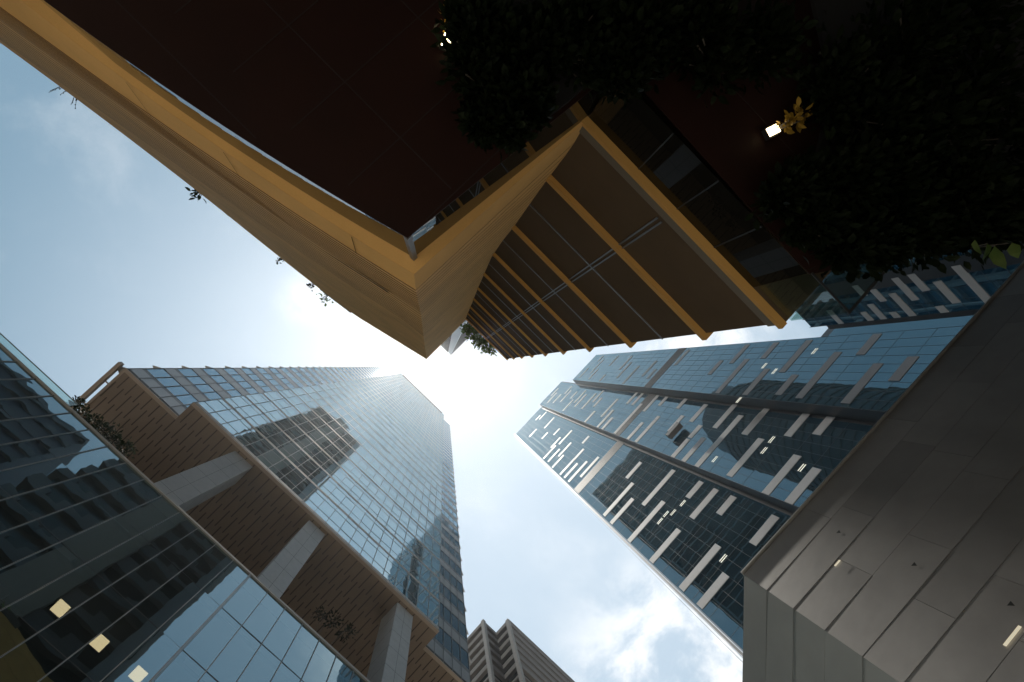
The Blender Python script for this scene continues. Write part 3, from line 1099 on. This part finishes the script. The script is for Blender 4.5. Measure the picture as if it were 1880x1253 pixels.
# strip glazing between the lower soffit and the ochre fascia
AE = [(748, 437), (665, 390), (560, 325), (440, 250), (340, 185), (220, 103), (106, 20), (80, 0)]
ae = smooth(poly_uv(AE, HA))
ae_far = [(ae[-1][0]-10*k, ae[-1][1]+0.75*k) for k in (1, 2, 3)]
gl_line = ae+ae_far
gz0, gz1 = HA+EYE+0.019, HL+EYE
conc = (ae[0][0]+0.24, -3.54)
runs = [gl_line[::-1]]
for i in range(len(gl_line)-1):
    p, q = gl_line[i], gl_line[i+1]
    w = MB(); w.quad((p[0]-0.02, p[1]-0.02, gz0), (q[0]-0.02, q[1]-0.02, gz0), (q[0]-0.02, q[1]-0.02, gz1), (p[0]-0.02, p[1]-0.02, gz1))
    O.add('strip_window', w, M['o_glass'])
w = MB(); w.quad((conc[0]-0.02, conc[1], gz0), (ae[0][0]-0.02, ae[0][1]-0.02, gz0), (ae[0][0]-0.02, ae[0][1]-0.02, gz1), (conc[0]-0.02, conc[1], gz1))
O.add('strip_window', w, M['o_glass'])
gv = WV1-0.012
ue = uv(1500, 490)[0]*HA
seg = [conc[0], -0.02, 0.68, 1.36, ue-0.02]
for a, b in zip(seg, seg[1:]):
    w = MB(); w.quad((b, gv, gz0), (a, gv, gz0), (a, gv, gz1), (b, gv, gz1))
    O.add('strip_window', w, M['o_glass'])
b_ = MB(); b_.box(ae[0][0]-0.05, ae[0][0]+0.012, ae[0][1]-0.05, ae[0][1]+0.012, gz0, gz1)
O.add('corner_mullion', b_, M['steel'])
for i, u in enumerate(seg[1:-1]):
    b_ = MB(); b_.box(u-0.008, u+0.008, gv-0.01, gv+0.012, gz0, gz1)
    O.add('glazing_joint', b_, M['dark'])
# clear glass screens hanging past the corner
gx = 0.5385*HA
w = MB(); w.box(ue, gx, gv-0.03, gv-0.015, HA+EYE, HL+EYE-0.1)
O.add('glass_screen', w, M['clear'])
w = MB(); w.box(gx-0.015, gx, gv-1.8, gv-0.03, HA+EYE, HL+EYE-0.1)
O.add('glass_screen', w, M['clear'])
b_ = MB(); b_.box(ue, gx+0.01, gv-0.035, gv-0.01, HA+EYE-0.012, HA+EYE); b_.box(gx-0.02, gx+0.01, gv-1.8, gv-0.035, HA+EYE-0.012, HA+EYE)
O.add('screen_edge', b_, M['dark'])
# inside behind the glazing
c = MB(); c.box(-9.0, ue-0.3, -20, gv-1.2, HA+EYE+0.3, HL+EYE-0.05); c.box(-45, ae[0][0]-1.2, -20, -2.2, HA+EYE+0.3, HL+EYE-0.05)
O.add('inner_wall', c, M['core'])

# lower soffit of red brown panels, with black sheets added to darken parts of it
r1 = poly_uv([(1505, 488), (1620, 478), (1760, 462), (1900, 440)], HA)
spoly = [(p[0], p[1]) for p in reversed(ae_far)]+[(p[0], p[1]) for p in reversed(ae)]+[conc, (ue, gv)]+r1[1:]+[(r1[-1][0]+2.2, r1[-1][1]-2), (7.0, -30), (-45, -30)]
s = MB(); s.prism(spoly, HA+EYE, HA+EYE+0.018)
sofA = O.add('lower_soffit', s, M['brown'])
jn = MB()


def inside(px, py):
    c_ = False
    n = len(spoly)
    for i in range(n):
        x0, y0 = spoly[i]; x1, y1 = spoly[(i+1) % n]
        if (y0 > py) != (y1 > py) and px < (x1-x0)*(py-y0)/(y1-y0)+x0:
            c_ = not c_
    return c_


for k in range(40):
    u = -1.15-0.75*k
    # panel lines follow the right hand edge
    v = -0.6
    while v > -14:
        if inside(u, v) and inside(u, v-0.3): jn.box(u-0.006, u+0.006, v-0.3, v, HA+EYE-0.003, HA+EYE+0.01)
        v -= 0.3
for k in range(14):
    v = -0.3-1.0*k
    u = -40.0
    while u < 6:
        if inside(u, v) and inside(u+0.4, v): jn.box(u, u+0.4, v-0.006, v+0.006, HA+EYE-0.0035, HA+EYE+0.01)
        u += 0.4
O.add('panel_joints', jn, M['joint'], sofA)
for i in range(len(ae)-1):
    pass
for pts in ([(845, -60), (866, 190), (945, 262), (1045, 185), (1150, 90), (1240, -60)], [(1515, 478), (1490, 330), (1530, 160), (1480, -60), (1960, -60), (1960, 425), (1620, 470)]):
    b_ = MB(); b_.prism(poly_uv(pts, HA-0.06)[::-1], HA+EYE-0.06, HA+EYE-0.008)
    O.add('added_dark_sheet', b_, M['added_black_sheet'])  # added below the soffit to make it darker behind the plants

# ------------------------------------------------------------------ ribbed tower standing on the ochre building
QH = 202.0
qa, qb, qv, qd = -21.6, -1.6, -4.75, -30.0
Q = Thing('ribbed_tower', 'dark tower of stacked ledges above the ochre prow, mirrored in the blue glass opposite', 'tower', -11.0, -17.0, HT+EYE+0.02)
qz = HT+EYE+0.03
c = MB(); c.box(qa, qb-0.1, qd, qv-0.5, qz, QH+EYE)
Q.add('core', c, M['q_glass'])
z = qz+0.8
while z < QH+EYE-1:
    b_ = MB()
    for (a, b) in ((qa-0.9, -14.5), (-10.0, -3.2)):
        b_.box(a, b, qv-0.5, qv, z, z+1.0)
        n = max(1, int((b-a)/1.5))
        for i in range(0, n, 2):
            p, q = a+(b-a)*i/n, a+(b-a)*(i+1)/n
            b_.box(p, q, qv-0.48, qv-0.1, z+1.0, z+2.2)
    b_.box(qa-0.9, qa, qd, qv-0.5, z, z+1.0)
    Q.add('ledge', b_, M['q_fin'])
    b_ = MB()
    b_.box(qb-0.15, qb, qd+0.2, qv-0.5, z-0.15, z+0.3)
    Q.add('floor_band', b_, M['t_spandrel'])
    z += 4.1
b_ = MB(); b_.box(-14.5, -10.0, qv-0.5, qv+0.3, qz, QH+EYE+3)
Q.add('lift_shaft', b_, M['q_panel'])
b_ = MB(); b_.box(-3.2, qb-0.12, qv-0.5, qv-0.2, qz, QH+EYE+0.5)
Q.add('corner_panel', b_, M['t_spandrel'])
b_ = MB(); b_.box(qb-0.9, qb+0.05, qd, qv-0.15, QH+EYE+0.5, QH+EYE+2.5)
Q.add('roof_frame', b_, M['coping'])

Nv = Thing('navy_block', 'dark navy ribbed block up the street, seen mirrored in the podium glass', 'building', -58.0, -30.0)
c = MB(); c.box(-80.0, -36.0, -45.0, -20.4, 0.1, 104.0)
Nv.add('core', c, M['q_navy'])
z = 30.0
while z < 104:
    b_ = MB(); b_.box(-80.2, -35.7, -20.4, -20.0, z, z+1.1)
    Nv.add('floor_band', b_, M['f_line'])
    z += 4.0

# ------------------------------------------------------------------ round tower behind, mirrored in the middle facet
Rn = Thing('round_tower', 'dark round tower with floor rings, seen mirrored in the middle facet of the stepped tower', 'tower', -40.0, -74.0)


def ring(r, z0, z1, n=36):
    mb_ = MB(); mb_.prism([(-40+r*cos(2*pi*q/n), -74+r*sin(2*pi*q/n)) for q in range(n)], z0, z1)
    return mb_


for (r, z0, z1) in ((17.0, 0.1, 205.0), (14.5, 205.0, 222.0), (10.5, 222.0, 234.0)):
    Rn.add('drum', ring(r, z0, z1), M['r_wall'])
z = 60.0
while z < 204:
    Rn.add('floor_ring', ring(17.35, z, z+1.3), M['r_band'])
    z += 4.2

# ------------------------------------------------------------------ plants


def leaf_mesh(mb, pos, direc, size, width, rr):
    d = Vector(direc).normalized()
    s = d.cross(Vector((rr.uniform(-1, 1), rr.uniform(-1, 1), rr.uniform(-1, 1))))
    if s.length < 1e-3: s = d.cross(Vector((0, 0, 1.0)))
    s.normalize()
    n = d.cross(s)
    p = Vector(pos)
    a, b = p, p+d*size-n*size*0.12
    l1 = p+d*size*0.35+s*width*0.5+n*size*0.06
    l2 = p+d*size*0.70+s*width*0.42+n*size*0.02
    r1_ = p+d*size*0.35-s*width*0.5+n*size*0.06
    r2_ = p+d*size*0.70-s*width*0.42+n*size*0.02
    m1 = p+d*size*0.38; m2 = p+d*size*0.7
    k = len(mb.v)
    mb.v += [tuple(x) for x in (a, l1, l2, b, r2_, r1_, m1, m2)]
    for q in ((0, 6, 1), (1, 6, 7, 2), (2, 7, 3), (0, 5, 6), (5, 4, 7, 6), (4, 3, 7)):
        mb.f.append(tuple(k+i for i in q)); mb.mi.append(0)


def shrub(name, label, cat, base, blobs, n, size, mat, seed, group=None, down=False, aspect=0.5, stems=6):
    """foliage of many single leaves on thin stems, gathered round the blobs (centre, radius)"""
    rr = random.Random(seed)
    th = Thing(name, label, cat, *base, group=group)
    mb = MB()
    tot = sum(b[1]**2 for b in blobs)
    for cpos, rad in blobs:
        k = max(6, int(n*rad**2/tot))
        for i in range(k):
            dv = Vector((rr.gauss(0, 1), rr.gauss(0, 1), rr.gauss(0, 1))).normalized()
            rr_ = rad*(rr.random()**0.5)*(rr.uniform(0.7, 1.1) if rr.random() < 0.8 else rr.uniform(1.0, 1.65))
            p = Vector(cpos)+dv*rr_
            dd = dv+Vector((0, 0, -0.7 if down else 0.2))+Vector((rr.uniform(-.6, .6), rr.uniform(-.6, .6), rr.uniform(-.6, .6)))
            sz = size*rr.uniform(0.55, 1.25)
            leaf_mesh(mb, p, dd, sz, sz*aspect, rr)
    th.add('leaves', mb, mat)
    st = MB()
    for i in range(stems):
        cpos, rad = blobs[i % len(blobs)]
        q = Vector(cpos)+Vector((rr.uniform(-1, 1), rr.uniform(-1, 1), rr.uniform(-1, 1)))*rad*0.7
        st.tube(base, tuple(q), max(0.008, size*0.06), 5)
    th.add('stems', st, M['soil'])
    return th


def px_blobs(pts, h):
    return [((lambda a: (a[0], a[1], a[2]))(at_h(x, y, hh if hh else h)), r) for (x, y, r, hh) in pts]


# tufts on the roof edge of the ochre building
for i, (x, y, lab, mat, r, n, sz) in enumerate((
        (88, 104, 'leafy green tuft highest on the left roof edge of the ochre building', 'leaf_dark', 0.55, 26, 0.42),
        (212, 216, 'dry russet tuft hanging from the ochre roof edge', 'leaf_dry', 0.6, 60, 0.22),
        (368, 354, 'leafy green tuft midway along the ochre roof edge', 'leaf_dark', 0.5, 30, 0.42),
        (512, 477, 'tiny sprig on the ochre roof edge', 'leaf_dark', 0.25, 12, 0.25),
        (572, 525, 'small sprig nearest above the white cloud on the ochre roof edge', 'leaf_dark', 0.25, 12, 0.25),
        (598, 546, 'small yellowish tuft close to the ochre prow', 'leaf', 0.38, 26, 0.28))):
    a = at_h(x, y, HT-0.1)
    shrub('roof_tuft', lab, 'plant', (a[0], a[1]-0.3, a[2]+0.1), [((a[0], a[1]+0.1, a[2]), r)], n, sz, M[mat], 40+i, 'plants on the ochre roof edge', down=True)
# dry grass stalks
a = at_h(140, 150, HT)
gt = Thing('grass_tuft', 'dry feathery grass stalks spreading from the ochre roof edge', 'plant', a[0], a[1]-0.3, a[2])
mb = MB(); rr = random.Random(4)
for k in range(9):
    w = rr.uniform(-0.9, 0.9)
    tip = (a[0]+sin(w)*1.7, a[1]+cos(w)*rr.uniform(0.9, 1.9), a[2]+rr.uniform(-0.3, 0.6))
    mb.tube((a[0]+w*0.2, a[1]-0.2, a[2]), tip, 0.015, 4)
    for q in range(10):
        t = 0.4+0.6*q/10
        p = [a[0]+w*0.2+(tip[0]-a[0]-w*0.2)*t, a[1]-0.2+(tip[1]-a[1]+0.2)*t, a[2]+(tip[2]-a[2])*t]
        leaf_mesh(mb, p, (sin(w)+rr.uniform(-1, 1)*.8, cos(w), rr.uniform(-.5, .5)), 0.13, 0.06, rr)
gt.add('stalks', mb, M['leaf_dark'])
# bush on top of the brown wall beside the prow
bl = px_blobs([(857, 604, 0.36, 37.0), (866, 612, 0.45, 37.0), (876, 622, 0.48, 37.0), (886, 630, 0.48, 37.0), (896, 637, 0.45, 37.0), (904, 641, 0.32, 37.0)], 37.0)
shrub('roof_bush', 'green bush growing over the top of the brown ledged wall beside the prow', 'plant', (0.2, -3.45, 36.3+EYE), bl, 1000, 0.24, M['leaf'], 77)
# terrace planting on the podium, under the tower
for i, (pts, lab, n, sz) in enumerate((
        ([(139, 744, 0.45, 38.0), (133, 748, 0.36, 37.8), (146, 740, 0.4, 38.2)], 'small dark shrub at the corner of the tan soffit above the podium coping', 160, 0.25),
        ([(152, 762, 0.4, 36.6), (168, 778, 0.55, 36.5), (186, 793, 0.65, 36.5), (205, 808, 0.65, 36.4), (228, 825, 0.55, 36.4)], 'dark hedge along the podium terrace left of the first pier', 900, 0.24),
        ([(590, 1128, 0.5, 42), (612, 1140, 0.6, 42), (636, 1162, 0.6, 41)], 'dim shrub in the dark below the soffit between two piers', 260, 0.28))):
    bl = px_blobs(pts, 27)
    b0 = bl[0][0]
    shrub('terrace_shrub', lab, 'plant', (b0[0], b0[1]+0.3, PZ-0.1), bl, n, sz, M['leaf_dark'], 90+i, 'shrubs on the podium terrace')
# hanging greenery under the overhead soffit: separate trailing plants
hang = [
    ([(860, 40, .30, 4.72), (870, 100, .34, 4.72), (900, 60, .4, 4.72)], 'trailing dark plant beside the lit strip lamp at the top'),
    ([(890, 160, .34, 4.72), (930, 110, .4, 4.72), (960, 180, .34, 4.72)], 'trailing dark plant in the middle of the overhead planting'),
    ([(890, 225, .22, 4.72), (930, 235, .20, 4.72), (975, 195, .22, 4.72)], 'trailing dark plant nearest the ochre inner corner'),
    ([(1000, 80, .42, 4.72), (1070, 110, .3, 4.72), (1060, 40, .5, 4.72)], 'wide dark plant above the ochre inner corner'),
    ([(1130, 150, .18, 4.72), (1150, 120, .4, 4.72), (1180, 60, .5, 4.72)], 'wispy plant with pale stems above the dark strip glazing'),
    ([(1280, 60, .6, 4.72), (1400, 80, .5, 4.72), (1320, 130, .3, 4.72)], 'dark plant left of the second strip lamp'),
    ([(1535, 190, .3, 4.72), (1540, 150, .5, 4.72), (1600, 220, .6, 4.72)], 'dark plant around the second strip lamp'),
    ([(1440, 360, .3, 4.72), (1490, 410, .32, 4.72), (1480, 330, .3, 4.72)], 'dark plant beside the strip glazing below the second lamp'),
    ([(1545, 460, .28, 4.8), (1580, 440, .36, 4.8), (1625, 455, .3, 4.8)], 'dark plant hanging in front of the clear glass screens'),
    ([(1690, 440, .36, 4.72), (1740, 410, .45, 4.72), (1650, 390, .5, 4.72)], 'dark plant hanging right of the clear glass screens'),
    ([(1800, 420, .4, 4.56), (1850, 400, .45, 4.56), (1780, 350, .5, 4.56)], 'plant with broad leaves at the right end of the overhead planting'),
    ([(1700, 250, .7, 4.64), (1800, 180, .8, 4.64), (1850, 280, .6, 4.64)], 'thick dark plant at the far right overhead'),
    ([(1650, 90, .8, 4.72), (1760, 40, .8, 4.72)], 'thick dark plant in the top right overhead'),
    ([(1560, 330, .5, 4.72), (1620, 330, .5, 4.72)], 'thick dark plant between the second lamp and the clear screens'),
]
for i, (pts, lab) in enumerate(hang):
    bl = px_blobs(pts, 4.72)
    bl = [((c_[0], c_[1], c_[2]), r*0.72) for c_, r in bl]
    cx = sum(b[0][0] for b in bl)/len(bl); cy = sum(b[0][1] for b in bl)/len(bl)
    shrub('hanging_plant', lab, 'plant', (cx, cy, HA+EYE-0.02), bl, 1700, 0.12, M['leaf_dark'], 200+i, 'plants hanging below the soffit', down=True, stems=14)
# broad leaves against the sky at the right
a = at_h(1833, 470, 4.2)
th = Thing('leafy_sprig', 'sprig of three broad oval leaves against the blue block at right', 'plant', a[0], a[1]-0.25, a[2]+0.4)
mb = MB(); rr = random.Random(2)
for (x0, y0, x1, y1) in ((1826, 452, 1842, 497), (1812, 448, 1808, 482), (1858, 446, 1868, 474), (1790, 440, 1798, 470)):
    p0 = Vector(at_h(x0, y0, 4.2)); p1 = Vector(at_h(x1, y1, 4.15))
    leaf_mesh(mb, p0, p1-p0, (p1-p0).length, (p1-p0).length*0.6, rr)
th.add('leaves', mb, M['leaf'])
mb = MB()
for (x0, y0) in ((1826, 452), (1812, 448), (1858, 446)):
    mb.tube(at_h(x0, y0, 4.2), (a[0], a[1]-0.25, a[2]+0.4), 0.006, 5)
th.add('stems', mb, M['soil'])

# ------------------------------------------------------------------ strip lamps among the leaves
for i, (x0, y0, x1, y1, lab) in enumerate(((818, 84, 834, 34, 'lit strip lamp half hidden by leaves at the top edge'),
                                           (1412, 243, 1430, 234, 'lit strip lamp with glowing leaves in the dark at upper right'))):
    p0 = Vector(at_h(x0, y0, 4.93)); p1 = Vector(at_h(x1, y1, 4.93))
    md = (p0+p1)/2
    L_ = Thing('strip_lamp', lab, 'lamp', md.x, md.y, md.z)
    d = (p1-p0).normalized(); s = Vector((-d.y, d.x, 0)).normalized()*0.045
    mb = MB(); mb.prism([tuple((p0-s)[:2]), tuple((p1-s)[:2]), tuple((p1+s)[:2]), tuple((p0+s)[:2])], md.z, md.z+0.02)
    L_.add('diffuser', mb, M['lampw'])
    mb = MB(); s2 = s*1.3
    mb.prism([tuple((p0-s2)[:2]), tuple((p1-s2)[:2]), tuple((p1+s2)[:2]), tuple((p0+s2)[:2])], md.z+0.021, md.z+0.1)
    L_.add('housing', mb, M['dark'])
    shrub('lamp_sprig', ('yellow lit leaves hanging across the strip lamp at the top edge', 'golden lit leaves hanging across the strip lamp at upper right')[i], 'plant',
          (md.x, md.y, HA+EYE-0.01), [(tuple(p0+(p1-p0)*t+Vector((0, 0, -0.08))), 0.075) for t in ((0.6, 0.9, 1.15, 1.3), (1.2, 1.7, 2.3, 2.9))[i]], 60, 0.10, M['leaf_gold'], 300+i, 'leaves lit by the strip lamps', down=True, stems=4)

# ------------------------------------------------------------------ hazy air
hz = MB(); hz.box(-110, 140, -90, 110, -1.0, 300)
mt = bpy.data.materials.new('haze air'); mt.use_nodes = True
nt = mt.node_tree
nt.nodes.remove(nt.nodes['Principled BSDF'])
vol = nt.nodes.new('ShaderNodeVolumePrincipled')
vol.inputs['Color'].default_value = (0.95, 0.97, 1.0, 1)
vol.inputs['Density'].default_value = HAZE
vol.inputs['Anisotropy'].default_value = 0.78
nt.links.new(vol.outputs[0], nt.nodes['Material Output'].inputs['Volume'])
tag(hz.build('haze', mt), kind='stuff')
